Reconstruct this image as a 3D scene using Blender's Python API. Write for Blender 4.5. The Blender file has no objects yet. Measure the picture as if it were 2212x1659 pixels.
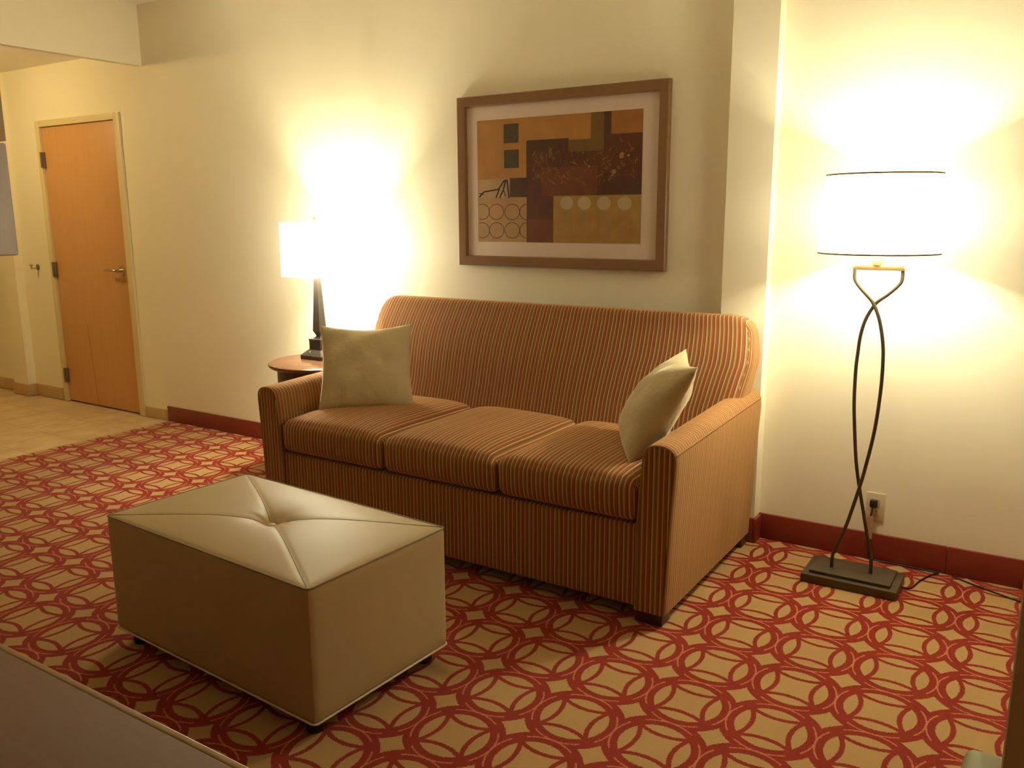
import bpy, bmesh, math, random
from mathutils import Vector, Matrix
PI = math.pi
SC = bpy.context.scene
COL = SC.collection

# ------------------------------------------------------------------ camera, world, exposure
YAW, PITCH, ROLL = -0.5712367549, -0.1965193872, -0.0053369197
cam = bpy.data.objects.new('camera', bpy.data.cameras.new('camera'))
COL.objects.link(cam)
cam.data.sensor_width = 36.0
cam.data.lens = 36.0 * 1839.4835 / 2212
cam.data.clip_start = 0.02
_f = Vector((math.sin(YAW) * math.cos(PITCH), math.cos(YAW) * math.cos(PITCH), math.sin(PITCH)))
_r = Vector((math.cos(YAW), -math.sin(YAW), 0)); _u = _r.cross(_f)
_r2 = math.cos(ROLL) * _r + math.sin(ROLL) * _u
_u2 = -math.sin(ROLL) * _r + math.cos(ROLL) * _u
_m = Matrix((_r2, _u2, -_f)).transposed().to_4x4()
_m.translation = Vector((0.92836, -3.63874, 1.42323))
cam.matrix_world = _m
SC.camera = cam

world = bpy.data.worlds.new('world'); SC.world = world
world.use_nodes = True
world.node_tree.nodes['Background'].inputs[0].default_value = (1.0, 0.75, 0.45, 1)
world.node_tree.nodes['Background'].inputs[1].default_value = 0.02
SC.view_settings.view_transform = 'Standard'
SC.view_settings.look = 'None'
SC.view_settings.exposure = 1.5
SC.view_settings.gamma = 1.0
SC.view_settings.use_curve_mapping = False
SC.cycles.use_denoising = True
SC.cycles.max_bounces = 10
SC.cycles.diffuse_bounces = 6
SC.cycles.sample_clamp_indirect = 4.0
SC.cycles.caustics_reflective = False
SC.cycles.caustics_refractive = False

LAMP_COL = (1.0, 0.95, 0.69)
FLOOR_BULB_W, TABLE_BULB_W, HALL_W = 118.0, 155.0, 11.0
FLOOR_SHADE_E, TABLE_SHADE_E = 3.6, 8.0


# ------------------------------------------------------------------ materials
def lin(r, g, b):
    f = lambda c: (c / 255 / 12.92) if c / 255 <= 0.04045 else ((c / 255 + 0.055) / 1.055) ** 2.4
    return (f(r), f(g), f(b), 1)


class NT:
    def __init__(s, name):
        s.mat = bpy.data.materials.new(name); s.mat.use_nodes = True
        s.t = s.mat.node_tree; s.b = s.t.nodes['Principled BSDF']

    def n(s, typ, **kw):
        nd = s.t.nodes.new(typ)
        for k, v in kw.items(): setattr(nd, k, v)
        return nd

    def put(s, sock, v):
        if v is None: return
        if isinstance(v, bpy.types.NodeSocket): s.t.links.new(v, sock)
        else:
            if isinstance(v, tuple) and len(v) == 3 and len(sock.default_value) == 4: v = v + (1,)
            sock.default_value = v

    def m(s, op, a, b=None, c=None, clamp=False):
        nd = s.n('ShaderNodeMath', operation=op, use_clamp=clamp)
        s.put(nd.inputs[0], a); s.put(nd.inputs[1], b); s.put(nd.inputs[2], c)
        return nd.outputs[0]

    def mix(s, f, a, b, blend='MIX'):
        nd = s.n('ShaderNodeMix', data_type='RGBA', blend_type=blend)
        s.put(nd.inputs[0], f); s.put(nd.inputs[6], a); s.put(nd.inputs[7], b)
        return nd.outputs[2]

    def noise(s, scale, detail=3, rough=0.5, vec=None):
        nd = s.n('ShaderNodeTexNoise'); nd.inputs['Scale'].default_value = scale
        nd.inputs['Detail'].default_value = detail; nd.inputs['Roughness'].default_value = rough
        s.put(nd.inputs['Vector'], vec if vec is not None else s.obj())
        return nd.outputs[0]

    def obj(s):
        if not hasattr(s, '_o'): s._o = s.n('ShaderNodeTexCoord').outputs['Object']
        return s._o

    def xyz(s, v=None):
        nd = s.n('ShaderNodeSeparateXYZ'); s.put(nd.inputs[0], v or s.obj()); return nd.outputs

    def vscale(s, v, sc):
        nd = s.n('ShaderNodeMapping'); s.put(nd.inputs[0], v); nd.inputs['Scale'].default_value = sc
        return nd.outputs[0]

    def ramp(s, f, stops, interp='LINEAR'):
        nd = s.n('ShaderNodeValToRGB'); nd.color_ramp.interpolation = interp
        e = nd.color_ramp.elements
        while len(e) < len(stops): e.new(0.5)
        for el, (p, c) in zip(e, stops):
            el.position = p; el.color = c if len(c) == 4 else c + (1,)
        s.put(nd.inputs[0], f)
        return nd.outputs[0]

    def bump(s, h, strength=0.3, dist=0.002):
        nd = s.n('ShaderNodeBump'); nd.inputs['Strength'].default_value = strength
        nd.inputs['Distance'].default_value = dist
        s.put(nd.inputs['Height'], h); s.t.links.new(nd.outputs[0], s.b.inputs['Normal'])

    def base(s, c, rough=0.6, metal=0.0, spec=0.5):
        s.put(s.b.inputs['Base Color'], c); s.put(s.b.inputs['Roughness'], rough)
        s.b.inputs['Metallic'].default_value = metal
        s.b.inputs['Specular IOR Level'].default_value = spec
        return s


def plain(name, col, rough=0.6, metal=0.0, spec=0.5, var=0.08, scale=30.0, bump=0.0, bdist=0.001):
    k = NT(name)
    f = k.noise(scale, 3)
    c1 = tuple(x * (1 - var) for x in col[:3]) + (1,); c2 = tuple(min(1, x * (1 + var)) for x in col[:3]) + (1,)
    k.base(k.mix(f, c1, c2), rough, metal, spec)
    if bump: k.bump(k.noise(scale * 6, 2), bump, bdist)
    return k.mat


def mat_wall():
    k = NT('wall_vinyl_cream')
    f = k.noise(1.3, 2)
    k.base(k.mix(f, (0.81, 0.745, 0.555, 1), (0.84, 0.77, 0.58, 1)), 0.62, 0, 0.35)
    k.bump(k.noise(160, 3, 0.6), 0.25, 0.0015)
    return k.mat


P, PY, X0, Y0 = 0.245, 0.245 * 1.017793, 0.0, -0.308142


def mat_carpet():
    k = NT('carpet_rings')
    o = k.xyz()
    wob = k.noise(260, 2); wob2 = k.noise(210, 2, vec=k.vscale(k.obj(), (1, 1.3, 1)))
    ux = k.m('ADD', k.m('DIVIDE', k.m('SUBTRACT', o[0], X0), P), k.m('MULTIPLY', k.m('SUBTRACT', wob, 0.5), 0.045))
    vy = k.m('ADD', k.m('DIVIDE', k.m('SUBTRACT', o[1], Y0), PY), k.m('MULTIPLY', k.m('SUBTRACT', wob2, 0.5), 0.045))
    u = k.m('ABSOLUTE', k.m('SUBTRACT', k.m('FRACT', ux), 0.5))
    v = k.m('ABSOLUTE', k.m('SUBTRACT', k.m('FRACT', vy), 0.5))
    s = k.m('MAXIMUM', u, v); t = k.m('MINIMUM', u, v)
    r = k.m('SQRT', k.m('ADD', k.m('MULTIPLY', u, u), k.m('MULTIPLY', v, v)))
    ds = k.m('SUBTRACT', 0.80, s)
    d = k.m('SQRT', k.m('ADD', k.m('MULTIPLY', ds, ds), k.m('MULTIPLY', t, t)))
    inner = k.m('LESS_THAN', k.m('ABSOLUTE', k.m('SUBTRACT', d, 0.578)), 0.0295)
    inner = k.m('MULTIPLY', inner, k.m('LESS_THAN', r, 0.45))
    band = k.m('MULTIPLY', k.m('GREATER_THAN', r, 0.403), k.m('LESS_THAN', r, 0.585))
    red = k.m('MAXIMUM', inner, band)
    pink = k.m('LESS_THAN', k.m('ABSOLUTE', k.m('SUBTRACT', r, 0.498)), 0.0095)
    pink = k.m('MULTIPLY', pink, k.m('LESS_THAN', k.m('DIVIDE', t, s), 0.70))
    pn = k.noise(900, 2)
    pile = k.noise(420, 2)
    tan = k.mix(pile, (0.34, 0.20, 0.075, 1), (0.54, 0.335, 0.135, 1))
    redc = k.mix(pile, (0.19, 0.014, 0.007, 1), (0.32, 0.031, 0.012, 1))
    pinkc = (0.50, 0.17, 0.085, 1)
    c = k.mix(red, tan, redc)
    c = k.mix(k.m('MULTIPLY', pink, red), c, pinkc)
    k.base(c, 0.95, 0, 0.1)
    k.b.inputs['Sheen Weight'].default_value = 0.1
    k.bump(k.m('ADD', pn, pile), 0.5, 0.003)
    return k.mat


def mat_tile():
    k = NT('stone_tile')
    o = k.xyz()
    TS = 0.335
    fx = k.m('FRACT', k.m('DIVIDE', k.m('SUBTRACT', o[0], -4.319), TS))
    fy = k.m('FRACT', k.m('DIVIDE', k.m('SUBTRACT', o[1], -0.99), TS))
    gx = k.m('LESS_THAN', k.m('ABSOLUTE', k.m('SUBTRACT', fx, 0.5)), 0.491)
    gy = k.m('LESS_THAN', k.m('ABSOLUTE', k.m('SUBTRACT', fy, 0.5)), 0.491)
    g = k.m('MULTIPLY', gx, gy)
    ix = k.m('FLOOR', k.m('DIVIDE', k.m('SUBTRACT', o[0], -4.319), TS))
    iy = k.m('FLOOR', k.m('DIVIDE', k.m('SUBTRACT', o[1], -0.99), TS))
    wn = k.n('ShaderNodeTexWhiteNoise', noise_dimensions='2D')
    cb = k.n('ShaderNodeCombineXYZ'); k.put(cb.inputs[0], ix); k.put(cb.inputs[1], iy)
    k.t.links.new(cb.outputs[0], wn.inputs['Vector'])
    n1 = k.noise(7, 5, 0.6)
    c = k.ramp(n1, [(0.3, (0.44, 0.31, 0.155)), (0.52, (0.58, 0.43, 0.24)), (0.7, (0.66, 0.51, 0.31))])
    c = k.mix(k.m('MULTIPLY', wn.outputs[0], 0.35), c, (0.50, 0.34, 0.17, 1))
    c = k.mix(g, (0.36, 0.26, 0.14, 1), c)
    k.base(c, 0.42, 0, 0.5)
    k.bump(g, 0.3, 0.002)
    return k.mat


def mat_stripe(axis):
    """woven upholstery: thin gold lines between red-brown, olive and terracotta bands"""
    k = NT('striped_upholstery_' + axis)
    o = k.xyz()
    c = o[0] if axis == 'across' else o[1]
    if axis == 'mapped': c = k.xyz(k.n('ShaderNodeTexCoord').outputs['UV'])[0]
    f = k.m('FRACT', k.m('DIVIDE', k.m('ADD', c, 10.0), 0.056))
    G = (0.58, 0.32, 0.115); G2 = (0.66, 0.41, 0.20); R = (0.240, 0.085, 0.032); O = (0.255, 0.138, 0.045)
    T = (0.265, 0.092, 0.036); D = (0.18, 0.062, 0.023)
    st = [(0.0, G), (0.065, R), (0.16, T), (0.225, D), (0.335, G2), (0.395, O), (0.50, D), (0.58, O),
          (0.665, G), (0.73, T), (0.84, D), (0.93, R)]
    col = k.ramp(f, st, 'CONSTANT')
    w = k.n('ShaderNodeTexWave', wave_type='BANDS', bands_direction='Z')
    w.inputs['Scale'].default_value = 260; k.put(w.inputs['Vector'], k.obj())
    n = k.noise(500, 2)
    h = k.m('ADD', n, k.m('MULTIPLY', w.outputs[1], 0.4))
    col = k.mix(k.m('MULTIPLY', n, 0.22), col, (0.27, 0.125, 0.042, 1))
    if axis == 'along': col = k.mix(0.30, col, (0.36, 0.19, 0.066, 1))  # same cloth, floor lamp's light on the arm painted in as lighter tan
    k.base(col, 0.85, 0, 0.2)
    k.b.inputs['Sheen Weight'].default_value = 0.30
    k.b.inputs['Sheen Roughness'].default_value = 0.4
    k.b.inputs['Sheen Tint'].default_value = (1.0, 0.62, 0.25, 1)
    k.bump(h, 0.35, 0.0015)
    return k.mat


def mat_velvet():
    k = NT('taupe_velvet')
    n = k.noise(5, 4, 0.6)
    k.base(k.mix(n, (0.40, 0.32, 0.175, 1), (0.56, 0.45, 0.25, 1)), 0.8, 0, 0.2)
    k.b.inputs['Sheen Weight'].default_value = 0.5
    k.b.inputs['Sheen Roughness'].default_value = 0.35
    k.b.inputs['Sheen Tint'].default_value = (0.95, 0.85, 0.62, 1)
    k.bump(k.m('ADD', k.m('MULTIPLY', k.noise(420, 2), 0.04), k.noise(11, 3, 0.55)), 0.5, 0.018)
    return k.mat


def mat_wood(name, c1, c2, rough=0.35, axis=(1, 12, 12), scale=3.0, spec=0.5):
    k = NT(name)
    v = k.vscale(k.obj(), axis)
    n = k.noise(scale, 5, 0.6, vec=v)
    k.base(k.mix(k.m('MULTIPLY', n, 1.0, clamp=True), c1, c2), rough, 0, spec)
    return k.mat


def mat_door():
    k = NT('door_maple')
    v = k.vscale(k.obj(), (14, 1, 1.2))
    n = k.noise(2.5, 5, 0.6, vec=v)
    n2 = k.noise(1.5, 2)
    c = k.mix(n, (0.53, 0.275, 0.10, 1), (0.65, 0.36, 0.145, 1))
    c = k.mix(k.m('MULTIPLY', n2, 0.4), c, (0.60, 0.30, 0.12, 1))
    o = k.xyz()
    ln = k.m('LESS_THAN', k.m('ABSOLUTE', k.m('SUBTRACT', o[0], k.m('MULTIPLY_ADD', o[2], -0.07, 0.385))), 0.005)
    ln = k.m('MULTIPLY', ln, k.m('LESS_THAN', o[2], 0.62))
    c = k.mix(k.m('MULTIPLY', ln, 0.45), c, (0.22, 0.09, 0.03, 1))
    k.base(c, 0.42, 0, 0.4)
    return k.mat


def mat_shade(name, strength):
    k = NT(name)
    k.base(k.mix(k.noise(300, 2), (0.80, 0.76, 0.66, 1), (0.86, 0.82, 0.72, 1)), 0.9, 0, 0.1)
    k.b.inputs['Emission Color'].default_value = (1.0, 0.94, 0.70, 1)
    k.b.inputs['Emission Strength'].default_value = strength
    return k.mat


M = dict(
    wall=mat_wall(), carpet=mat_carpet(), tile=mat_tile(),
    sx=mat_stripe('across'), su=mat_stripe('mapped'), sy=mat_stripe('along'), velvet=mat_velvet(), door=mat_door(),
    ceiling=plain('ceiling_paint', (0.88, 0.83, 0.72), 0.9, 0, 0.1, 0.03, 8),
    baseboard=mat_wood('cherry_baseboard', (0.165, 0.022, 0.012, 1), (0.235, 0.034, 0.017, 1), 0.34),
    tilebase=plain('tile_baseboard', (0.50, 0.34, 0.17), 0.45, 0, 0.5, 0.15, 8),
    doorframe=plain('door_frame_paint', (0.68, 0.57, 0.32), 0.45, 0, 0.4, 0.02, 8),
    leather=plain('beige_leatherette', (0.43, 0.325, 0.175), 0.46, 0, 0.35, 0.04, 12, 0.25, 0.0006),
    seam=plain('leatherette_seam', (0.26, 0.19, 0.10), 0.5, 0, 0.4),
    welt=plain('pale_welt_cord', (0.62, 0.50, 0.34), 0.35, 0, 0.5),
    blackfoot=plain('black_plastic', (0.012, 0.010, 0.010), 0.5),
    darkwood=mat_wood('dark_stained_wood', (0.035, 0.012, 0.007, 1), (0.06, 0.02, 0.011, 1), 0.35),
    cherry=mat_wood('cherry_table_top', (0.13, 0.055, 0.026, 1), (0.18, 0.08, 0.038, 1), 0.22, (1, 8, 8), 4),
    bronze=plain('olive_bronze', (0.085, 0.062, 0.033), 0.42, 0.35, 0.5, 0.08, 20),
    lampbody=plain('dark_bronze_lamp', (0.060, 0.048, 0.040), 0.28, 0.3, 0.6, 0.1, 20),
    brass=plain('warm_brass', (0.55, 0.36, 0.16), 0.3, 0.8),
    chrome=plain('brushed_nickel', (0.62, 0.57, 0.48), 0.22, 1.0),
    hinge=plain('dull_steel', (0.22, 0.18, 0.13), 0.4, 0.7),
    shade_f=mat_shade('floor_lamp_linen', FLOOR_SHADE_E), shade_t=mat_shade('table_lamp_linen', TABLE_SHADE_E),
    trim=plain('shade_trim', (0.55, 0.40, 0.22), 0.7),
    plate=plain('ivory_plastic', (0.60, 0.50, 0.33), 0.35),
    black=plain('black_rubber', (0.015, 0.010, 0.008), 0.5),
    tag=plain('pinkish_paper', (0.48, 0.25, 0.14), 0.7),
    frame=mat_wood('bronze_brown_frame', (0.19, 0.098, 0.042, 1), (0.24, 0.125, 0.055, 1), 0.36, (3, 3, 3), 6),
    mat=plain('mat_board', (0.62, 0.50, 0.42), 0.75, 0, 0.3, 0.02),
    desk=mat_wood('brown_laminate', (0.14, 0.060, 0.032, 1), (0.175, 0.080, 0.044, 1), 0.33, (2, 14, 2), 6),
    deskedge_lit=plain('tan_lit_edge', (0.34, 0.22, 0.10), 0.35),  # paler than the desk: lamp light put into the edge colour
    cabinet=mat_wood('brown_cabinet_wood', (0.29, 0.155, 0.075, 1), (0.36, 0.19, 0.095, 1), 0.5, (12, 12, 1), 2),
    seatgreen=plain('grey_green_vinyl', (0.28, 0.26, 0.13), 0.55, 0, 0.4, 0.08, 6),
    palegrey=plain('pale_grey_enamel', (0.30, 0.255, 0.245), 0.5, 0, 0.4, 0.04, 3),
    greybrown=plain('grey_brown_laminate', (0.24, 0.18, 0.11), 0.6, 0, 0.3, 0.1, 3),
)


# ------------------------------------------------------------------ builders
def tag(o, label=None, cat=None, group=None, kind=None):
    if label: o['label'] = label
    if cat: o['category'] = cat
    if group: o['group'] = group
    if kind: o['kind'] = kind
    return o


def thing(name, loc, label, cat, group=None, rz=0.0):
    o = bpy.data.objects.new(name, None); COL.objects.link(o)
    o.empty_display_size = 0.1
    o.location = loc; o.rotation_euler = (0, 0, rz)
    return tag(o, label, cat, group)


def link(name, bm, mat, parent=None, smooth=True, angle=40):
    bmesh.ops.recalc_face_normals(bm, faces=bm.faces)
    me = bpy.data.meshes.new(name); bm.to_mesh(me); bm.free()
    me.materials.append(mat)
    o = bpy.data.objects.new(name, me); COL.objects.link(o)
    if parent: o.parent = parent
    if smooth:
        me.polygons.foreach_set('use_smooth', [True] * len(me.polygons))
        me.set_sharp_from_angle(angle=math.radians(angle))
    return o


def add_box(bm, x0, x1, y0, y1, z0, z1, bev=0.0, seg=2, rz=0.0, c=(0, 0)):
    g = bmesh.ops.create_cube(bm, size=1.0)
    vs = g['verts']
    for v in vs:
        v.co = Vector(((x0 + x1) / 2 + v.co.x * (x1 - x0), (y0 + y1) / 2 + v.co.y * (y1 - y0), (z0 + z1) / 2 + v.co.z * (z1 - z0)))
    if bev > 0:
        es = {e for v in vs for e in v.link_edges}
        r = bmesh.ops.bevel(bm, geom=list(es), offset=bev, segments=seg, affect='EDGES', profile=0.6)
        vs = r['verts']
    return bm


def box(name, x0, x1, y0, y1, z0, z1, mat, parent=None, bev=0.0, seg=2):
    bm = bmesh.new(); add_box(bm, x0, x1, y0, y1, z0, z1, bev, seg)
    return link(name, bm, mat, parent, smooth=bev > 0)


def puff(x0, x1, y0, y1, z0, z1, r, n=(14, 12, 6), fn=None):
    """box with rounded edges and a fine grid, optionally reshaped by fn(x,y,z) in -1..1 box space plus coordinates"""
    bm = bmesh.new()
    h = Vector(((x1 - x0) / 2, (y1 - y0) / 2, (z1 - z0) / 2)); c = Vector(((x0 + x1) / 2, (y0 + y1) / 2, (z0 + z1) / 2))
    cache = {}; raw = {}
    uv = bm.loops.layers.uv.new('cloth')

    def ease(i, k):  # denser towards the ends
        t = 2 * i / k - 1
        return math.sin(t * PI / 2) * 0.6 + t * 0.4

    def vert(a, b, d):
        key = (round(a, 5), round(b, 5), round(d, 5))
        if key in cache: return cache[key]
        p = Vector((a * h.x, b * h.y, d * h.z))
        rr = min(r, min(h) * 0.98)
        q = Vector([max(-(h[i] - rr), min(h[i] - rr, p[i])) for i in range(3)])
        dlt = p - q
        p2 = q + (dlt.normalized() * rr if dlt.length > 1e-9 else Vector())
        p2 += c; r0 = p2.copy()
        if fn: p2 = Vector(fn(p2.x, p2.y, p2.z, a, b, d))
        cache[key] = bm.verts.new(p2); raw[cache[key]] = r0
        return cache[key]
    for ax in range(3):
        o1, o2 = [i for i in range(3) if i != ax]
        for sgn in (-1, 1):
            for i in range(n[o1]):
                for j in range(n[o2]):
                    q = []
                    for (ii, jj) in ((i, j), (i + 1, j), (i + 1, j + 1), (i, j + 1)):
                        t = [0, 0, 0]; t[ax] = sgn; t[o1] = ease(ii, n[o1]); t[o2] = ease(jj, n[o2])
                        q.append(vert(*t))
                    try: fc = bm.faces.new(q)
                    except ValueError: continue
                    for lp in fc.loops: lp[uv].uv = (raw[lp.vert].y if ax == 0 else raw[lp.vert].x, raw[lp.vert].z)
    return bm


def tube(pts, rad, seg=10, closed=False, bm=None):
    bm = bm or bmesh.new()
    pts = [Vector(p) for p in pts]; n = len(pts); rings = []
    prev = None
    for i, p in enumerate(pts):
        a = pts[(i - 1) % n] if (closed or i > 0) else p
        b = pts[(i + 1) % n] if (closed or i < n - 1) else p
        t = (b - a).normalized()
        if prev is None:
            ref = Vector((0, 0, 1)) if abs(t.z) < 0.9 else Vector((1, 0, 0))
            nx = t.cross(ref).normalized()
        else:
            nx = (prev - t * prev.dot(t)).normalized()
        prev = nx; ny = t.cross(nx)
        rr = rad[i] if isinstance(rad, (list, tuple)) else rad
        rings.append([bm.verts.new(p + rr * (math.cos(2 * PI * k / seg) * nx + math.sin(2 * PI * k / seg) * ny)) for k in range(seg)])
    m = n if closed else n - 1
    for i in range(m):
        A, B = rings[i], rings[(i + 1) % n]
        for k in range(seg):
            bm.faces.new((A[k], A[(k + 1) % seg], B[(k + 1) % seg], B[k]))
    if not closed:
        bm.faces.new(rings[0][::-1]); bm.faces.new(rings[-1])
    return bm


def smooth_path(pts, k=8):
    pts = [Vector(p) for p in pts]; out = []
    for i in range(len(pts) - 1):
        p0 = pts[max(0, i - 1)]; p1 = pts[i]; p2 = pts[i + 1]; p3 = pts[min(len(pts) - 1, i + 2)]
        for j in range(k):
            t = j / k
            out.append(0.5 * ((2 * p1) + (-p0 + p2) * t + (2 * p0 - 5 * p1 + 4 * p2 - p3) * t * t + (-p0 + 3 * p1 - 3 * p2 + p3) * t ** 3))
    out.append(pts[-1])
    return out


def lathe(prof, seg=48, cx=0, cy=0, bm=None, cap=True):
    bm = bm or bmesh.new(); rings = []
    for r, z in prof:
        rings.append([bm.verts.new((cx + r * math.cos(2 * PI * k / seg), cy + r * math.sin(2 * PI * k / seg), z)) for k in range(seg)])
    for a, b in zip(rings, rings[1:]):
        for k in range(seg):
            bm.faces.new((a[k], a[(k + 1) % seg], b[(k + 1) % seg], b[k]))
    if cap:
        bm.faces.new(rings[0][::-1]); bm.faces.new(rings[-1])
    return bm


def square_loft(prof, bm=None, rc=0.0, cap=True):
    """prof: (half, z); square section with optional rounded corners"""
    bm = bm or bmesh.new(); rings = []
    for hx, z in prof:
        ring = []
        r = min(rc, hx * 0.9)
        for q in range(4):
            cxq = (hx - r) * (1 if q in (0, 3) else -1); cyq = (hx - r) * (1 if q in (0, 1) else -1)
            steps = 5 if r > 0 else 1
            for s in range(steps):
                a = q * PI / 2 + (s / (steps - 1) * PI / 2 if steps > 1 else PI / 4)
                ring.append(bm.verts.new((cxq + r * math.cos(a), cyq + r * math.sin(a), z)))
        rings.append(ring)
    n = len(rings[0])
    for a, b in zip(rings, rings[1:]):
        for k in range(n): bm.faces.new((a[k], a[(k + 1) % n], b[(k + 1) % n], b[k]))
    if cap: bm.faces.new(rings[0][::-1]); bm.faces.new(rings[-1])
    return bm


def struct(name, bm, mat, parent=None, smooth=False):
    o = link(name, bm, mat, parent, smooth)
    o['kind'] = 'structure'
    return o


def boxes(*bs):
    bm = bmesh.new()
    for b in bs: add_box(bm, *b)
    return bm


# ------------------------------------------------------------------ the setting
CZ, HZ = 2.765, 2.50            # room and hall ceiling heights
XT = -4.29                      # where carpet meets tile
struct('floor', boxes((XT, 2.4, -4.6, 0.15, -0.06, 0.0)), M['carpet'])
struct('floor_tiles', boxes((-8.0, XT, -4.6, 0.15, -0.06, -0.003)), M['tile'])
struct('ceiling', boxes((-4.33, 2.4, -4.6, 0.15, CZ, CZ + 0.08)), M['ceiling'])
struct('ceiling_hall', boxes((-8.0, -4.33, -4.6, 0.15, HZ, HZ + 0.08)), M['ceiling'])
struct('ceiling_beam', boxes((-4.335, -4.28, -4.6, 0.0, 2.39, CZ)), M['wall'])
DX0, DX1, DZ = -5.555, -4.632, 2.072
struct('wall_back', boxes((-8.0, DX0 - 0.045, 0, 0.12, 0, CZ), (DX1 + 0.045, 2.4, 0, 0.12, 0, CZ),
                          (DX0 - 0.045, DX1 + 0.045, 0, 0.12, DZ + 0.04, CZ)), M['wall'])
struct('wall_pilaster', boxes((-0.289, -0.100, -0.08, 0, 0, CZ)), M['wall'])
struct('wall_hall_pilaster', boxes((-6.235, -6.02, -0.065, 0, 0, HZ)), M['wall'])
struct('wall_right', boxes((2.4, 2.5, -4.6, 0.12, 0, CZ)), M['wall'])
struct('wall_rear', boxes((-8.0, 2.4, -4.7, -4.6, 0, CZ)), M['wall'])
struct('wall_left', boxes((-8.1, -8.0, -4.7, 0.12, 0, HZ)), M['wall'])
struct('wall_partition', boxes((-4.37, -4.27, -4.6, -1.42, 0, CZ - 0.001)), M['wall'])


def baseboard(name, segs, h, mat, th=0.015, cap=0.004):
    bm = bmesh.new()
    for (x0, x1, y0, y1) in segs:
        add_box(bm, x0, x1, y0, y1, 0, h, 0.003, 2)
    return struct(name, bm, mat, smooth=True)


baseboard('baseboard_back', [(-4.30, -0.289, -0.015, 0)], 0.108, M['baseboard'])
baseboard('baseboard_right', [(-0.100, 0.655, -0.015, 0), (0.658, 2.4, -0.015, 0)], 0.115, M['baseboard'])
baseboard('baseboard_pilaster', [(-0.300, -0.100, -0.095, -0.08), (-0.100, -0.086, -0.095, -0.015)], 0.112, M['baseboard'])
baseboard('baseboard_tile', [(DX1 + 0.072, -4.30, -0.01, 0)], 0.077, M['tilebase'])
baseboard('baseboard_hall', [(-6.02, DX0 - 0.072, -0.01, 0), (-6.245, -6.01, -0.075, -0.065), (-8.0, -6.235, -0.01, 0),
                             (-6.02, -6.01, -0.065, -0.0)], 0.095, M['tilebase'])

# door with frame, hinges and lever
door = bpy.data.objects.new('door_1', None); COL.objects.link(door)
door.location = (DX0, 0, 0); door['kind'] = 'structure'
W = DX1 - DX0
box('door_leaf', 0, W, 0.004, 0.044, 0.010, DZ, M['door'], door, 0.002)
bm = bmesh.new()
for b in ((-0.052, -0.003, -0.014, 0.10, 0.0, DZ + 0.048), (W + 0.003, W + 0.068, -0.014, 0.10, 0.0, DZ + 0.048),
          (-0.003, W + 0.003, -0.014, 0.10, DZ + 0.003, DZ + 0.048)):
    add_box(bm, *b, 0.003, 2)
link('door_frame', bm, M['doorframe'], door)
for hz in (1.84, 1.03, 0.21):
    bm = bmesh.new()
    add_box(bm, -0.018, 0.022, -0.018, 0.004, hz - 0.055, hz + 0.055, 0.002)
    tube([(0.0, -0.020, hz - 0.056), (0.0, -0.020, hz + 0.056)], 0.007, 12, bm=bm)
    link('hinge', bm, M['hinge'], door)
bm = bmesh.new()
hx, hz = W - 0.075, 1.045
tube([(hx, 0.004, hz), (hx, -0.008, hz)], [0.036, 0.033], 28, bm=bm)
tube([(hx, -0.006, hz), (hx, -0.05, hz)], 0.012, 14, bm=bm)
tube(smooth_path([(hx, -0.05, hz), (hx - 0.02, -0.056, hz + 0.003), (hx - 0.07, -0.056, hz + 0.006), (hx - 0.125, -0.052, hz + 0.004)], 6),
     0.0095, 12, bm=bm)
link('door_handle', bm, M['chrome'], door)

# wall stop left of the door
t = thing('wall_hook', (-5.80, 0, 1.04), 'small metal robe hook on the hall wall, left of the wooden door', 'hook')
link('back_plate', tube([(0, 0, 0), (0, -0.006, 0)], 0.022, 20), M['hinge'], t)
bm = bmesh.new(); tube(smooth_path([(0, -0.004, 0), (0.004, -0.03, -0.008), (0.012, -0.055, -0.006), (0.016, -0.06, 0.016)], 5), 0.007, 10, bm=bm)
bmesh.ops.create_uvsphere(bm, u_segments=12, v_segments=8, radius=0.013, matrix=Matrix.Translation((0.016, -0.06, 0.02)))
link('hook_arm', bm, M['chrome'], t)

# hall downlight (just outside the frame) that lights the entry
t = thing('ceiling_light', (-5.35, -1.15, HZ), 'round recessed ceiling light above the tiled entry', 'ceiling light')
link('trim_ring', lathe([(0.09, 0.0), (0.105, -0.004), (0.105, 0.0)], 40, cap=False), M['chrome'], t)
k = NT('lit_diffuser'); k.base((1, 0.9, 0.7, 1)); k.b.inputs['Emission Color'].default_value = (1, 0.75, 0.36, 1)
k.b.inputs['Emission Strength'].default_value = 6
link('diffuser', lathe([(0.0005, -0.004), (0.09, -0.003)], 40, cap=False), k.mat, t)
L = bpy.data.lights.new('hall_bulb', 'POINT'); L.energy = HALL_W; L.color = (1.0, 0.76, 0.34); L.shadow_soft_size = 0.08
lo = bpy.data.objects.new('hall_bulb', L); COL.objects.link(lo); lo.parent = t; lo.location = (0, 0, -0.10)


# ------------------------------------------------------------------ sofa
SX, SY = -1.11, -0.60
sofa = thing('sofa', (SX, SY, 0), 'long striped rust and gold three seat sofa against the back wall', 'sofa')


def sl(x, y, z): return (x - SX, y - SY, z)


def sbm(bm):  # world coordinates to the sofa's own
    for v in bm.verts: v.co -= Vector((SX, SY, 0))
    return bm


bm = bmesh.new(); add_box(bm, -2.00, -0.225, -1.032, -0.15, 0.052, 0.358, 0.012, 3)
link('base', sbm(bm), M['sx'], sofa)
box('underside', -1.98 - SX, -0.24 - SX, -0.98 - SY, -0.16 - SY, 0.030, 0.054, M['black'], sofa)

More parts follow.
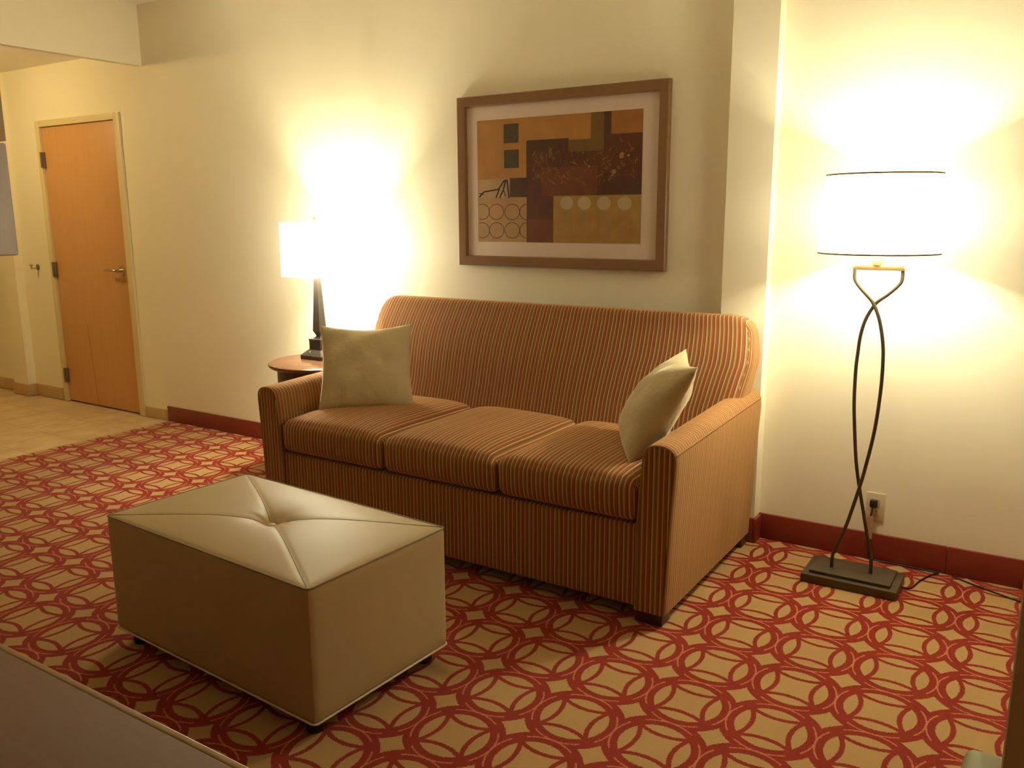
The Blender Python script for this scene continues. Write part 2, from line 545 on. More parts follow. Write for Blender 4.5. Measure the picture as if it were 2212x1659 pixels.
cush = [(-1.988, -1.392), (-1.389, -0.817), (-0.814, -0.232)]
for ci, (a, b) in enumerate(cush):
    def f(x, y, z, u, v, w):
        k = (1 - u ** 4) * (1 - v ** 4)
        if w > 0: z += 0.030 * k * w - 0.010 * w * abs(u) ** 6
        y -= 0.010 * (1 - u ** 4) * (1 if v < 0 else 0) * (1 - abs(w) ** 2) * max(0, -v)
        x += 0.003 * math.sin(9 * y + ci) * w
        z += 0.002 * math.sin(11 * x + 2 * ci) * max(0, w)
        return x, y, z
    c = link('seat_cushion', sbm(puff(a, b, -1.05, -0.33, 0.366, 0.520, 0.036, (26, 26, 8), f)), M['su'], sofa)
    pw = []
    x0_, x1_, r_ = a + 0.012, b - 0.012, 0.012
    zt, zb, yf = 0.508, 0.376, -1.0525


def depth(z):
    T = [(0.30, 0.31), (0.46, 0.298), (0.60, 0.245), (0.75, 0.192), (0.87, 0.143), (0.95, 0.105), (1.02, 0.085)]
    for (z0, d0), (z1, d1) in zip(T, T[1:]):
        if z <= z1:
            t = max(0, (z - z0) / (z1 - z0)); return d0 + (d1 - d0) * t
    return T[-1][1]


BXC, BXH = -1.118, 1.022


def backfn(x, y, z, u, v, w):
    n = (-0.09 - y) / 0.30          # 0 at the rear, 1 at the front
    hw = 0.965 + 0.035 * min(1, max(0, (z - 0.62) / 0.2))
    top = max(0, (z - 0.80) / 0.2)
    hw -= 0.030 * top ** 2
    x = BXC + (x - BXC) * hw
    y = -0.09 - n * depth(z)
    y -= 0.012 * math.sin(PI * max(0, min(1, (z - 0.45) / 0.5))) * n * (1 - abs(u) ** 6)
    return x, y, z


bk = link('backrest', sbm(puff(BXC - BXH, BXC + BXH, -0.39, -0.09, 0.36, 1.003, 0.075, (60, 12, 26), backfn)), M['su'], sofa)
for s in (-1, 1):
    pts = []
    for i in range(22):
        z = 0.66 + (0.965 - 0.66) * i / 21
        hw = 0.965 + 0.035 * min(1, max(0, (z - 0.62) / 0.2)) - 0.030 * max(0, (z - 0.80) / 0.2) ** 2
        ex = 0.018 if z < 0.93 else 0.018 + 0.045 * ((z - 0.93) / 0.035) ** 2
        pts.append((BXC + s * (BXH - ex) * hw - SX, -0.09 - 0.93 * depth(z) - SY + 0.004, z))
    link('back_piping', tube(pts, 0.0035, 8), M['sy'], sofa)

# arms: section in x,z lofted along y
SEC = [(0.000, 0.045), (0.006, 0.18), (0.013, 0.36), (0.022, 0.52), (0.027, 0.600), (0.024, 0.628), (0.012, 0.645),
       (-0.010, 0.655), (-0.034, 0.657), (-0.058, 0.654), (-0.078, 0.644), (-0.090, 0.622), (-0.096, 0.58), (-0.106, 0.45),
       (-0.112, 0.30), (-0.112, 0.045)]


def arm_section(s, y, grow=0.0):
    ox = -0.118 if s > 0 else -2.104
    out = []
    for (dx, z) in SEC:
        k = max(0, (z - 0.5) / 0.157)
        zz = z + k * 0.034 * max(0, min(1, (y + 1.045) / 0.95)) ** 0.9
        c = Vector((dx + 0.045, 0, zz - 0.35)); 
        dx2 = dx + grow * (1 if dx > -0.045 else -1); zz += grow if z > 0.55 else 0
        out.append(Vector((ox + s * dx2, y, zz)))
    return out


for s in (1, -1):
    bm = bmesh.new(); rings = []
    ys = [-1.040, -1.034] + [-1.03 + 0.94 * i / 24 for i in range(25)]
    for i, y in enumerate(ys):
        g = -0.006 if i == 0 else (-0.0015 if i == 1 else 0)
        rings.append([bm.verts.new(p) for p in arm_section(s, y, g)])
    for A, B in zip(rings, rings[1:]):
        for k in range(len(A)):
            bm.faces.new((A[k], A[(k + 1) % len(A)], B[(k + 1) % len(A)], B[k]))
    bm.faces.new(rings[0]); bm.faces.new(rings[-1][::-1])
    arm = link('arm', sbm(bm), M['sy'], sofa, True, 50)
    # front panel, striped up and down
    bm = bmesh.new()
    A = [bm.verts.new(p) for p in arm_section(s, -1.0435, -0.008)]
    B = [bm.verts.new(p) for p in arm_section(s, -1.0385, -0.004)]
    for k in range(len(A)): bm.faces.new((A[k], A[(k + 1) % len(A)], B[(k + 1) % len(A)], B[k]))
    bm.faces.new(A); bm.faces.new(B[::-1])
    link('arm_front_panel', sbm(bm), M['sx'], arm)
    # welt round the front panel, open at the floor
    pts = arm_section(s, -1.042, -0.002)
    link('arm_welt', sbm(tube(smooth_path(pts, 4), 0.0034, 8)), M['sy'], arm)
    # seam running back along the outer top edge
    pts = []
    for i in range(20):
        y = -1.04 + 0.93 * i / 19
        p = arm_section(s, y)[4]; p.x += s * 0.001; p.z += 0.022
        q = arm_section(s, y)[5]
        pts.append(Vector((q.x + s * 0.0015, y, q.z)))
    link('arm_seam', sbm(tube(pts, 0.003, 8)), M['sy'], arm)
for (x, y) in ((-0.232, -1.035), (-0.225, -0.18), (-2.09, -1.035), (-2.09, -0.18)):
    bm = bmesh.new(); add_box(bm, x, x + 0.105, y, y + 0.075, 0.0, 0.048, 0.003)
    link('leg', sbm(bm), M['darkwood'], sofa)


# ------------------------------------------------------------------ throw pillows
def pillow(name, cx, cy, yaw, lean, size, thick, label, seed, group):
    rnd = random.Random(seed)
    w = Vector((math.cos(yaw), math.sin(yaw), 0)); n = Vector((math.sin(yaw), -math.cos(yaw), 0))
    up = Vector((0, 0, 1)) * math.cos(lean) - n * math.sin(lean)
    fwd = w.cross(up)  # out of the pillow's face
    o = Vector((cx, cy, 0.533))
    bm = bmesh.new(); N = 28; grid = {}
    ph = [rnd.uniform(0, 6.28) for _ in range(8)]
    for side in (1, -1):
        for i in range(N + 1):
            for j in range(N + 1):
                u = -math.cos(PI * i / N); v = -math.cos(PI * j / N)
                u = 0.5 * u + 0.5 * (2 * i / N - 1); v = 0.5 * v + 0.5 * (2 * j / N - 1)
                edge = i in (0, N) or j in (0, N)
                if edge and side == -1: continue
                # edges bow in, corners stay sharp
                pin = 0.075
                uu = u * (1 - pin * (1 - v * v)); vv = v * (1 - (0.15 if v > 0 else pin) * (1 - abs(u) ** 1.6))
                if v < 0: vv = v * (1 - 0.02 * (1 - u * u))
                # the heavy lower half bulges more
                h = ((1 - u ** 2) * (1 - v ** 2)) ** 0.55 * thick / 2
                h *= 1 + 0.15 * (-v)
                if side < 0: h *= 0.8
                wr = 0.0035 * math.sin(9 * u + 4 * v + ph[0]) * (1 - abs(v)) + 0.003 * math.sin(7 * v - 6 * u + ph[1])
                ln = max(0, -v - 0.3)
                wr += 0.007 * ln * math.sin(17 * u + ph[2]) + 0.003 * math.sin(14 * u * v + ph[3])
                h += wr * (1 - abs(u) ** 3) * (1 - abs(v) ** 3)
                if not edge: h = max(h, 0.002)
                p = o + w * (uu * size / 2) + up * ((vv + 1) * size / 2) + fwd * (side * h if not edge else 0)
                p.z = max(p.z, 0.531 + 0.004 * math.sin(8 * u + ph[4]))
                grid[(side, i, j)] = bm.verts.new(p)
    g = lambda sd, i, j: grid.get((sd, i, j)) or grid[(1, i, j)]
    for sd in (1, -1):
        for i in range(N):
            for j in range(N):
                bm.faces.new((g(sd, i, j), g(sd, i + 1, j), g(sd, i + 1, j + 1), g(sd, i, j + 1)))
    ob = link(name, bm, M['velvet'], None, True, 80)
    for v in ob.data.vertices: v.co -= o
    ob.location = o
    return tag(ob, label, 'pillow', group)


pillow('throw_pillow', -1.7467, -0.736, 0.687, 0.60, 0.445, 0.15, 'taupe velvet throw pillow on the left seat, facing the room, next to the table lamp', 3, 'taupe throw pillows on the sofa')
pillow('throw_pillow', -0.4180, -0.722, -1.105, 0.575, 0.43, 0.215, 'taupe velvet throw pillow turned sideways against the right arm of the sofa', 8, 'taupe throw pillows on the sofa')

# ------------------------------------------------------------------ ottoman
ot = thing('ottoman', (-1.141, -1.861, 0), 'large beige leatherette ottoman with a single button, standing in front of the sofa', 'ottoman', rz=math.radians(-3.2))
OW, OD, OH = 0.497, 0.281, 0.458


def otop(u, v):
    crown = 0.016 * (1 - abs(u) ** 3) * (1 - abs(v) ** 3)
    r = math.hypot(u * OW, v * OD)
    dent = -0.030 * math.exp(-(r / 0.035) ** 1.4) - 0.010 * math.exp(-(r / 0.12) ** 2)
    g = min(abs(u - v), abs(u + v)) * OD
    groove = -0.0022 * math.exp(-(g / 0.010) ** 2) * min(1, r / 0.03) * (1 - 0.3 * max(abs(u), abs(v)))
    pull = -0.004 * math.exp(-(g / 0.035) ** 2) * math.exp(-(r / 0.16) ** 2)
    ang = math.atan2(v, u)
    fold = 0.0010 * math.sin(7 * ang) * math.exp(-((r - 0.05) / 0.04) ** 2)
    return crown + dent + groove + pull + fold


bm = bmesh.new()
NU, NV = 150, 96
gr = {}
for i in range(NU + 1):
    for j in range(NV + 1):
        u = 2 * i / NU - 1; v = 2 * j / NV - 1
        e = 0.004 * (1 - abs(u) ** 8) * (1 if abs(v) > .999 else 0)
        gr[i, j] = bm.verts.new((u * (OW - 0.004), v * (OD - 0.004), OH + otop(u, v) - 0.004 * (max(abs(u), abs(v)) ** 40)))
for i in range(NU):
    for j in range(NV):
        bm.faces.new((gr[i, j], gr[i + 1, j], gr[i + 1, j + 1], gr[i, j + 1]))
link('top_panel', bm, M['leather'], ot, True, 80)


def obody(x, y, z, u, v, w):
    b = 0.006 * (1 - w * w)
    if w > 0.999: z -= 0.07 * (1 - max(abs(u), abs(v)) ** 10)
    return x + b * u * (1 - v * v), y + b * v * (1 - u * u), z


link('body', puff(-OW, OW, -OD, OD, 0.056, OH, 0.014, (30, 20, 12), obody), M['leather'], ot)
loop = [(x * (OW - 0.004), y * (OD - 0.004), OH - 0.001) for (x, y) in ((-1, -1), (1, -1), (1, 1), (-1, 1))]


def rloop(hx, hy, z, r=0.014):
    pts = []
    for q, (cx, cy) in enumerate(((1, 1), (-1, 1), (-1, -1), (1, -1))):
        for s in range(6):
            a = q * PI / 2 + s / 5 * PI / 2
            pts.append((cx * (hx - r) + r * math.cos(a), cy * (hy - r) + r * math.sin(a), z))
    return pts


link('top_piping', tube(rloop(OW - 0.001, OD - 0.001, OH - 0.004), 0.0026, 8, True), M['seam'], ot)
link('bottom_piping', tube(rloop(OW, OD, 0.058), 0.0035, 8, True), M['welt'], ot)
for sx in (1, -1):
    for sy in (1, -1):
        pts = []
        for i in range(40):
            t_ = 0.05 + 0.945 * i / 39
            pts.append((sx * t_ * (OW - 0.004), sy * t_ * (OD - 0.004), OH + otop(sx * t_, sy * t_) + 0.0005 - 0.003 * t_ ** 40))
        link('diagonal_seam', tube(pts, 0.0011, 6), M['seam'], ot)
        x, y = sx * (OW - 0.06), sy * (OD - 0.05)
        bm = bmesh.new(); tube([(x, y, 0.0), (x, y, 0.058)], [0.024, 0.028], 20, bm=bm)
        link('foot', bm, M['blackfoot'], ot)
bm = bmesh.new()
bmesh.ops.create_uvsphere(bm, u_segments=24, v_segments=12, radius=1.0, matrix=Matrix.Translation((0, 0, OH - 0.020)) @ Matrix.Diagonal((0.017, 0.017, 0.008, 1)))
link('button', bm, M['leather'], ot)

# ------------------------------------------------------------------ side table and table lamp
TX, TY, TZ = -2.432, -0.335, 0.646
tb = thing('side_table', (TX, TY, 0), 'round cherry wood side table between the sofa and the plain wall', 'side table')
link('table_top', lathe([(0.01, TZ - 0.028), (0.262, TZ - 0.028), (0.276, TZ - 0.024), (0.285, TZ - 0.014), (0.282, TZ - 0.005), (0.272, TZ), (0.01, TZ)], 72), M['cherry'], tb)
link('apron', lathe([(0.235, TZ - 0.15), (0.238, TZ - 0.145), (0.238, TZ - 0.03), (0.235, TZ - 0.028)], 64), M['darkwood'], tb)
for q in range(4):
    a = PI / 4 + q * PI / 2
    x, y = 0.205 * math.cos(a), 0.205 * math.sin(a)
    link('leg', tube([(x, y, TZ - 0.12), (x, y, 0.20), (x * 1.04, y * 1.04, 0.0)], [0.024, 0.019, 0.014], 16), M['darkwood'], tb)
link('shelf', lathe([(0.01, 0.165), (0.20, 0.165), (0.205, 0.175), (0.20, 0.185), (0.01, 0.185)], 56), M['darkwood'], tb)

LX, LY = -2.49, -0.282
tl = thing('table_lamp', (LX, LY, TZ), 'dark obelisk table lamp with a glowing square white shade on the side table', 'lamp')
link('plinth', square_loft([(0.077, 0.0), (0.078, 0.003), (0.078, 0.020), (0.076, 0.023), (0.048, 0.050), (0.044, 0.052)]), M['lampbody'], tl, True, 20)
bm = square_loft([(0.042, 0.050), (0.042, 0.101), (0.044, 0.104), (0.044, 0.110), (0.028, 0.111), (0.018, 0.119), (0.015, 0.124)])
link('pedestal', bm, M['lampbody'], tl, True, 20)
bm = square_loft([(0.013, 0.120), (0.014, 0.128), (0.0245, 0.150), (0.0265, 0.152), (0.0255, 0.165), (0.0125, 0.455), (0.010, 0.458)])
link('obelisk_column', bm, M['lampbody'], tl, True, 20)
bm = bmesh.new()
for (x, y) in ((-0.018, -0.018),): pass
bm = lathe([(0.010, 0.455), (0.010, 0.50), (0.015, 0.505), (0.015, 0.55), (0.006, 0.552)], 20)
link('socket', bm, M['brass'], tl)
k = NT('lit_bulb'); k.base((1, 0.95, 0.85, 1)); k.b.inputs['Emission Color'].default_value = (1, 0.82, 0.5, 1); k.b.inputs['Emission Strength'].default_value = 25
BULB = k.mat
bm = bmesh.new(); bmesh.ops.create_uvsphere(bm, u_segments=16, v_segments=12, radius=0.028, matrix=Matrix.Translation((0, 0, 0.59)))
link('bulb', bm, BULB, tl).visible_shadow = True
SB, ST = 1.100 - TZ, 1.388 - TZ
bm = square_loft([(0.136, SB), (0.134, ST)], rc=0.012, cap=False)
o = link('lamp_shade', bm, M['shade_t'], tl, True, 50)
sol = o.modifiers.new('thickness', 'SOLIDIFY'); sol.thickness = 0.002; sol.offset = -1
bm = bmesh.new()
tube([(-0.134, 0, ST - 0.012), (0.134, 0, ST - 0.012)], 0.002, 6, bm=bm); tube([(0, -0.134, ST - 0.012), (0, 0.134, ST - 0.012)], 0.002, 6, bm=bm)
tube([(0, 0.0, 0.55), (0.03, 0.0, 0.58), (0.036, 0, 0.64), (0.02, 0, ST - 0.02), (0, 0, ST - 0.012)], 0.002, 6, bm=bm)
link('harp', bm, M['brass'], tl)
link('finial', lathe([(0.004, ST - 0.014), (0.009, ST - 0.006), (0.006, ST + 0.003), (0.011, ST + 0.012), (0.008, ST + 0.022), (0.001, ST + 0.026)], 16), M['brass'], tl)
bm = bmesh.new(); bmesh.ops.create_uvsphere(bm, u_segments=12, v_segments=8, radius=0.0055, matrix=Matrix.Translation((-0.018, -0.062, 0.039)))
link('switch_button', bm, M['chrome'], tl)


def bulb_light(parent, z, watts, size=0.03):
    L = bpy.data.lights.new('bulb_light', 'POINT'); L.energy = watts; L.color = LAMP_COL; L.shadow_soft_size = size
    lo = bpy.data.objects.new('bulb_light', L); COL.objects.link(lo); lo.parent = parent; lo.location = (0, 0, z)


bulb_light(tl, 0.59, TABLE_BULB_W, 0.0295)

# ------------------------------------------------------------------ floor lamp
FX, FY = 0.358, -0.280
fl = thing('floor_lamp', (FX, FY, 0), 'tall bronze floor lamp with crossed curved rods and a white drum shade beside the sofa', 'floor lamp')
box('base', -0.176, 0.172, -0.105, 0.105, 0.0, 0.034, M['bronze'], fl, 0.003)
box('base_plate', -0.150, 0.146, -0.080, 0.090, 0.034, 0.046, M['bronze'], fl, 0.002)
R1 = [(0.087, 1.222), (0.087, 1.186), (0.078, 1.165), (0.047, 1.132), (0.018, 1.108), (0.000, 1.088), (-0.026, 1.035), (-0.040, 0.975), (-0.045, 0.910),
      (-0.048, 0.840), (-0.046, 0.733), (-0.040, 0.650), (-0.022, 0.485), (0.000, 0.370), (0.018, 0.290), (0.038, 0.200), (0.055, 0.130), (0.060, 0.100), (0.062, 0.046)]
R2 = [(-0.074, 1.222), (-0.074, 1.190), (-0.066, 1.170), (-0.046, 1.145), (-0.020, 1.118), (0.000, 1.092), (0.023, 1.037), (0.040, 0.960), (0.047, 0.884),
      (0.047, 0.765), (0.037, 0.617), (0.015, 0.468), (0.000, 0.390), (-0.020, 0.300), (-0.036, 0.234), (-0.060, 0.155), (-0.074, 0.115), (-0.080, 0.095), (-0.081, 0.046)]
for nm, R, dy in (('rod', R1, 0.0055), ('rod', R2, -0.0055)):
    link(nm, tube(smooth_path([(x, dy * 1.35, z) for x, z in R], 5), 0.0066, 12), M['bronze'], fl)
bm = bmesh.new(); add_box(bm, -0.080, 0.093, -0.010, 0.010, 1.216, 1.236, 0.002)
tube([(-0.093, 0, 1.222), (0.106, 0, 1.222)], 0.0035, 8, bm=bm)
link('cross_bar', bm, M['brass'], fl)
link('socket', lathe([(0.019, 1.234), (0.019, 1.262), (0.017, 1.268), (0.020, 1.272), (0.020, 1.32), (0.008, 1.325)], 24), M['brass'], fl)
bm = bmesh.new(); bmesh.ops.create_uvsphere(bm, u_segments=16, v_segments=12, radius=0.028, matrix=Matrix.Translation((0, 0, 1.40)))
link('bulb', bm, BULB, fl)
FS0, FS1 = 1.279, 1.556
bm = lathe([(0.208, FS0), (0.195, FS1)], 96, cap=False)
o = link('lamp_shade', bm, M['shade_f'], fl)
sol = o.modifiers.new('thickness', 'SOLIDIFY'); sol.thickness = 0.002; sol.offset = -1
for nm, R_, z in (('shade_trim', 0.2085, FS0), ('shade_trim', 0.1955, FS1)):
    bm = lathe([(R_ - 0.003, z - 0.003), (R_ + 0.0006, z - 0.003), (R_ + 0.0006, z + 0.003), (R_ - 0.003, z + 0.003), (R_ - 0.003, z - 0.003)], 96, cap=False)
    link(nm, bm, M['trim'], o)
bm = bmesh.new()
for a in (0, 2 * PI / 3, 4 * PI / 3):
    tube([(0.018 * math.cos(a), 0.018 * math.sin(a), 1.30), (0.205 * math.cos(a), 0.205 * math.sin(a), FS0 + 0.012)], 0.0018, 6, bm=bm)
link('spider', bm, M['brass'], fl)
cord = [(0.165, 0.03, 0.012), (0.175, 0.035, 0.005), (0.205, 0.05, 0.004), (0.222, 0.13, 0.004), (0.255, 0.225, 0.004), (0.275, 0.255, 0.004), (0.24, 0.259, 0.004),
        (0.10, 0.259, 0.004), (0.022, 0.259, 0.006), (0.010, 0.256, 0.03), (0.008, 0.256, 0.09), (0.006, 0.262, 0.13), (-0.002, 0.245, 0.165), (0.010, 0.246, 0.205), (0.012, 0.256, 0.240)]
link('power_cord', tube(smooth_path(cord, 6), 0.003, 8), M['black'], fl)
box('plug', 0.000, 0.028, 0.247, 0.274, 0.232, 0.262, M['black'], fl, 0.004)
box('paper_tag', -0.003, 0.020, 0.240, 0.2415, 0.100, 0.198, M['tag'], fl)
bulb_light(fl, 1.40, FLOOR_BULB_W, 0.0295)

# second cord lying along the carpet
c = link('power_cord', tube(smooth_path([(0.700, -0.022, 0.0035), (0.690, -0.030, 0.0035), (0.749, -0.066, 0.0035), (0.83, -0.105, 0.0035), (0.93, -0.148, 0.0035), (1.1, -0.20, 0.0035)], 8), 0.0032, 8), M['black'])
tag(c, 'thin dark cord running across the carpet along the red baseboard at right', 'cord')

# wall outlet
t = thing('wall_outlet', (0.3755, 0, 0.228), 'ivory wall outlet with a black plug, low on the wall behind the floor lamp', 'outlet')
box('cover_plate', -0.036, 0.036, -0.0055, 0, -0.060, 0.060, M['plate'], t, 0.002)
for dz in (0.020, -0.020):
    bm = bmesh.new(); add_box(bm, -0.017, 0.017, -0.0075, -0.005, dz - 0.014, dz + 0.014, 0.003)
    so = link('socket', bm, M['plate'], t)
    bm = bmesh.new()
    for xx in (-0.007, 0.007): add_box(bm, xx - 0.001, xx + 0.001, -0.0079, -0.007, dz - 0.004, dz + 0.006)
    link('slot', bm, M['black'], so, False)

# ------------------------------------------------------------------ framed picture
FRX0, FRX1, FRZ0, FRZ1 = -1.7115, -0.5745, 1.1685, 1.9965
fp = thing('framed_picture', ((FRX0 + FRX1) / 2, 0, FRZ0), 'brown framed abstract print with a wide pale mat above the sofa', 'picture')
FW, FH = FRX1 - FRX0, FRZ1 - FRZ0


def fr_ring(w0, w1, prof):
    """mitred frame: prof = list of (inset, y)"""
    bm = bmesh.new(); rings = []
    for ins, y in prof:
        rings.append([bm.verts.new(p) for p in ((-FW / 2 + ins, y, ins), (FW / 2 - ins, y, ins), (FW / 2 - ins, y, FH - ins), (-FW / 2 + ins, y, FH - ins))])
    for A, B in zip(rings, rings[1:] + rings[:1]):
        for k in range(4): bm.faces.new((A[k], A[(k + 1) % 4], B[(k + 1) % 4], B[k]))
    return bm


link('frame', fr_ring(0, 0, [(0.0, -0.002), (0.0, -0.030), (0.003, -0.034), (0.040, -0.031), (0.046, -0.029), (0.048, -0.020), (0.050, -0.012), (0.050, -0.002)]), M['frame'], fp, True, 25)
AI = dict(x0=-1.6 + 1.143, x1=-0.702 + 1.143, z0=1.288 - FRZ0, z1=1.880 - FRZ0)
mo = link('mat_board', boxes((-FW / 2 + 0.045, FW / 2 - 0.045, -0.014, -0.004, 0.045, FH - 0.045)), M['mat'], fp, False)
AW, AH = AI['x1'] - AI['x0'], AI['z1'] - AI['z0']
art_mats = {}


def am(key, col, var=0.25, sc=14):
    art_mats[key] = plain('print_' + key, col, 0.5, 0, 0.4, var, sc); return art_mats[key]


ARTM = [am('olive', (0.16, 0.085, 0.022)), am('amber', (0.37, 0.175, 0.042), 0.35, 9), am('dark_square', (0.065, 0.045, 0.02), 0.4, 60),
        am('maroon', (0.095, 0.030, 0.014), 0.35), am('umber', (0.075, 0.030, 0.016), 0.3), am('beige', (0.40, 0.25, 0.12), 0.2),
        am('tan', (0.38, 0.215, 0.085), 0.3, 9), am('ink', (0.03, 0.018, 0.010), 0.2), am('gold', (0.30, 0.16, 0.04), 0.3, 60),
        am('pale', (0.42, 0.33, 0.18), 0.15), am('brick', (0.15, 0.042, 0.016), 0.3), am('rust', (0.31, 0.125, 0.03), 0.3), am('straw', (0.33, 0.20, 0.055), 0.3), am('straw2', (0.32, 0.185, 0.06), 0.3)]
AK = {k: i for i, k in enumerate(['olive', 'amber', 'dark_square', 'maroon', 'umber', 'beige', 'tan', 'ink', 'gold', 'pale', 'brick', 'rust', 'straw', 'straw2'])}
bm = bmesh.new()


def zc(x, y):
    u = (x - 250) / 1224.0
    yt = 422 - 97 * u; yb = 1322 + 13 * u
    return u, (y - yt) / (yb - yt)


def ap(u, v, lay):
    u = min(1, max(0, u)); v = min(1, max(0, v))
    return (AI['x0'] + u * AW, -0.0145 - 0.0002 * lay, AI['z1'] - v * AH)


def aface(pts, key, lay):
    f = bm.faces.new([bm.verts.new(ap(u, v, lay)) for u, v in pts]); f.material_index = AK[key]


def rect(x0, y0, x1, y1, key, lay):
    """corner pixels of the close view, left-top and right-bottom"""
    u0, v0 = zc(x0, y0); u1, v1 = zc(x1, y1)
    aface([(u0, v0), (u1, v0), (u1, v1), (u0, v1)], key, lay)


def disc(x, y, r, key, lay, inner=0.0, sq=1.0):
    u, v = zc(x, y); ru = r / 1224; rv = r / 925 * sq; n = 28
    for k in range(n):
        a, b = 2 * PI * k / n, 2 * PI * (k + 1) / n
        P_ = [(u + ru * math.cos(a), v + rv * math.sin(a)), (u + ru * math.cos(b), v + rv * math.sin(b))]
        if inner:
            i = inner / r
            Q = [(u + i * ru * math.cos(b), v + i * rv * math.sin(b)), (u + i * ru * math.cos(a), v + i * rv * math.sin(a))]
        else: Q = [(u, v)]
        if all(0 <= p[0] <= 1 and 0 <= p[1] <= 1 for p in P_ + Q): aface(P_ + Q, key, lay)


def stroke(pts, w, key, lay):
    for (xa, ya), (xb, yb) in zip(pts, pts[1:]):
        u0, v0 = zc(xa, ya); u1, v1 = zc(xb, yb)
        dx, dy = xb - xa, yb - ya; l = math.hypot(dx, dy) or 1
        nx, ny = -dy / l * w / 2 / 1224, dx / l * w / 2 / 925
        aface([(u0 + nx, v0 + ny), (u1 + nx, v1 + ny), (u1 - nx, v1 - ny), (u0 - nx, v0 - ny)], key, lay)


aface([(0, 0), (1, 0), (1, 1), (0, 1)], 'olive', 0)
aface([(0, 0), (.71, 0), (.71, .195), (0, .195)], 'amber', 1)
rect(250, 420, 643, 840, 'amber', 1.1)
rect(466, 443, 583, 575, 'dark_square', 2); rect(468, 632, 585, 762, 'dark_square', 2)
rect(645, 560, 960, 975, 'umber', 1.15); rect(645, 660, 1475, 975, 'maroon', 1.2); rect(760, 760, 1170, 975, 'brick', 1.3)
rect(1212, 340, 1268, 975, 'umber', 1.4); rect(1215, 495, 1475, 975, 'maroon', 1.5)
rect(1262, 340, 1475, 497, 'rust', 2)
rect(1200, 830, 1475, 975, 'umber', 1.6)
rect(250, 850, 512, 1000, 'beige', 1); rect(512, 840, 650, 1000, 'umber', 1.8)
rect(250, 990, 646, 1330, 'tan', 2); rect(646, 975, 850, 1330, 'maroon', 3.5); rect(655, 1150, 850, 1330, 'brick', 3.6)
rect(850, 972, 1475, 1340, 'straw', 2)
for cx_ in (285, 403, 530, 650):
    for cy_ in (1095, 1235): disc(cx_, cy_, 62, 'umber', 3, 57)
for cx_ in (950, 1078, 1218, 1362):
    disc(cx_, 1025, 48, 'pale', 3)
    rect(cx_ - 52, 1085, cx_ + 50, 1300, 'straw2', 2.5)
for q in (892, 1015, 1150, 1385): stroke([(q, 1000), (q + 3, 1320)], 6, 'amber', 2.8)
stroke([(262, 985), (300, 945), (420, 925), (470, 855)], 11, 'ink', 3); stroke([(480, 850), (462, 925), (430, 990)], 11, 'ink', 3.1)
stroke([(430, 920), (400, 990)], 10, 'ink', 3.2); stroke([(462, 930), (480, 980)], 8, 'ink', 3.3); stroke([(490, 850), (505, 990)], 12, 'ink', 3.4)
stroke([(262, 955), (300, 965)], 7, 'ink', 3.5)
rr = random.Random(5)
for i in range(170):
    x = rr.uniform(680, 1450); y = rr.uniform(640, 900) - (x > 1250) * rr.uniform(0, 90)
    a = rr.uniform(-2.6, -0.4); l = rr.uniform(12, 60)
    stroke([(x, y), (x + l * math.cos(a), y + l * math.sin(a))], rr.uniform(2, 5), rr.choice(['gold', 'gold', 'olive', 'olive', 'brick']), 3 + i * 0.01)
for i in range(26):
    disc(rr.uniform(720, 1440), rr.uniform(620, 850), rr.uniform(7, 17), rr.choice(['gold', 'olive', 'olive', 'brick']), 2.6 + i * 0.01, 0)
me = bpy.data.meshes.new('print'); bm.to_mesh(me); bm.free()
for m_ in ARTM: me.materials.append(m_)
o = bpy.data.objects.new('print', me); COL.objects.link(o); o.parent = fp

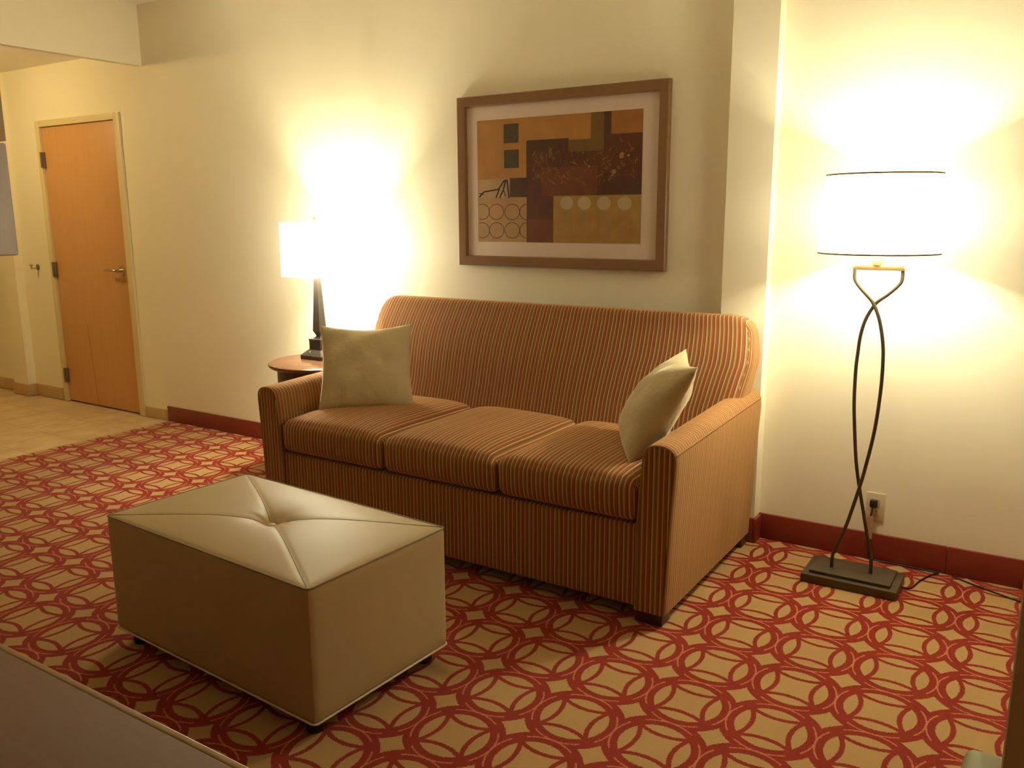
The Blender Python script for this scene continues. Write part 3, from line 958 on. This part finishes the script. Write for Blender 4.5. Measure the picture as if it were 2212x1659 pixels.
# ------------------------------------------------------------------ foreground desk, cabinet and stool
dk = thing('desk', (-0.80, -3.34, 0), 'brown laminate desk top in the near left corner with lamp light painted along its front edge', 'desk')
box('desk_top', -1.5, 1.22, -0.28, 0.309, 0.722, 0.75, M['desk'], dk, 0.003)
box('lit_edge_strip', -1.5, 1.22, 0.309, 0.320, 0.722, 0.7503, M['deskedge_lit'], dk, 0.003, 3)  # painted highlight where the rounded edge catches the lamps
for x in (-1.46, 1.16):
    box('side_panel', x, x + 0.03, -0.27, 0.28, 0, 0.722, M['desk'], dk, 0.002)
box('back_panel', -1.43, 1.16, 0.255, 0.275, 0.25, 0.722, M['desk'], dk, 0.002)

cb = thing('cabinet', (1.2, -2.62, 0), 'tall plain brown wooden cabinet at the right edge of the picture', 'cabinet')
box('carcass', -0.2725, 0.30, -0.25, 0.25, 0.06, 1.30, M['cabinet'], cb, 0.006)
box('plinth', -0.25, 0.28, -0.23, 0.23, 0.0, 0.06, M['black'], cb)
box('cabinet_top', -0.2725, 0.30, -0.25, 0.25, 1.30, 1.325, M['cabinet'], cb, 0.004)

stl = thing('footstool', (1.10, -2.17, 0), 'low grey green padded stool beside the brown cabinet, in the bottom right corner', 'stool')
link('seat_pad', puff(-0.235, 0.22, -0.17, 0.19, 0.37, 0.452, 0.022, (16, 14, 6), lambda x, y, z, u, v, w: (x, y, z + (0.008 * (1 - u * u) * (1 - v * v) if w > 0 else 0))), M['seatgreen'], stl)
for x in (-0.20, 0.185):
    for y in (-0.14, 0.15):
        link('leg', tube([(x, y, 0), (x, y, 0.375)], [0.013, 0.018], 12), M['darkwood'], stl)

# units on the partition at the far left edge
wc = thing('wall_cabinet', (-4.40, -1.42, 1.855), 'grey brown wall cabinet cut by the upper left edge of the picture', 'cabinet')
box('carcass', -0.20, 0.10, -0.60, 0.508, 0.0, 0.56, M['greybrown'], wc, 0.006)
mw = thing('wall_panel_unit', (-4.40, -1.42, 1.20), 'pale lavender grey wall unit hanging under the brown cabinet at left', 'wall unit')
box('housing', -0.20, 0.10, -0.60, 0.505, 0.0, 0.645, M['palegrey'], mw, 0.012, 3)
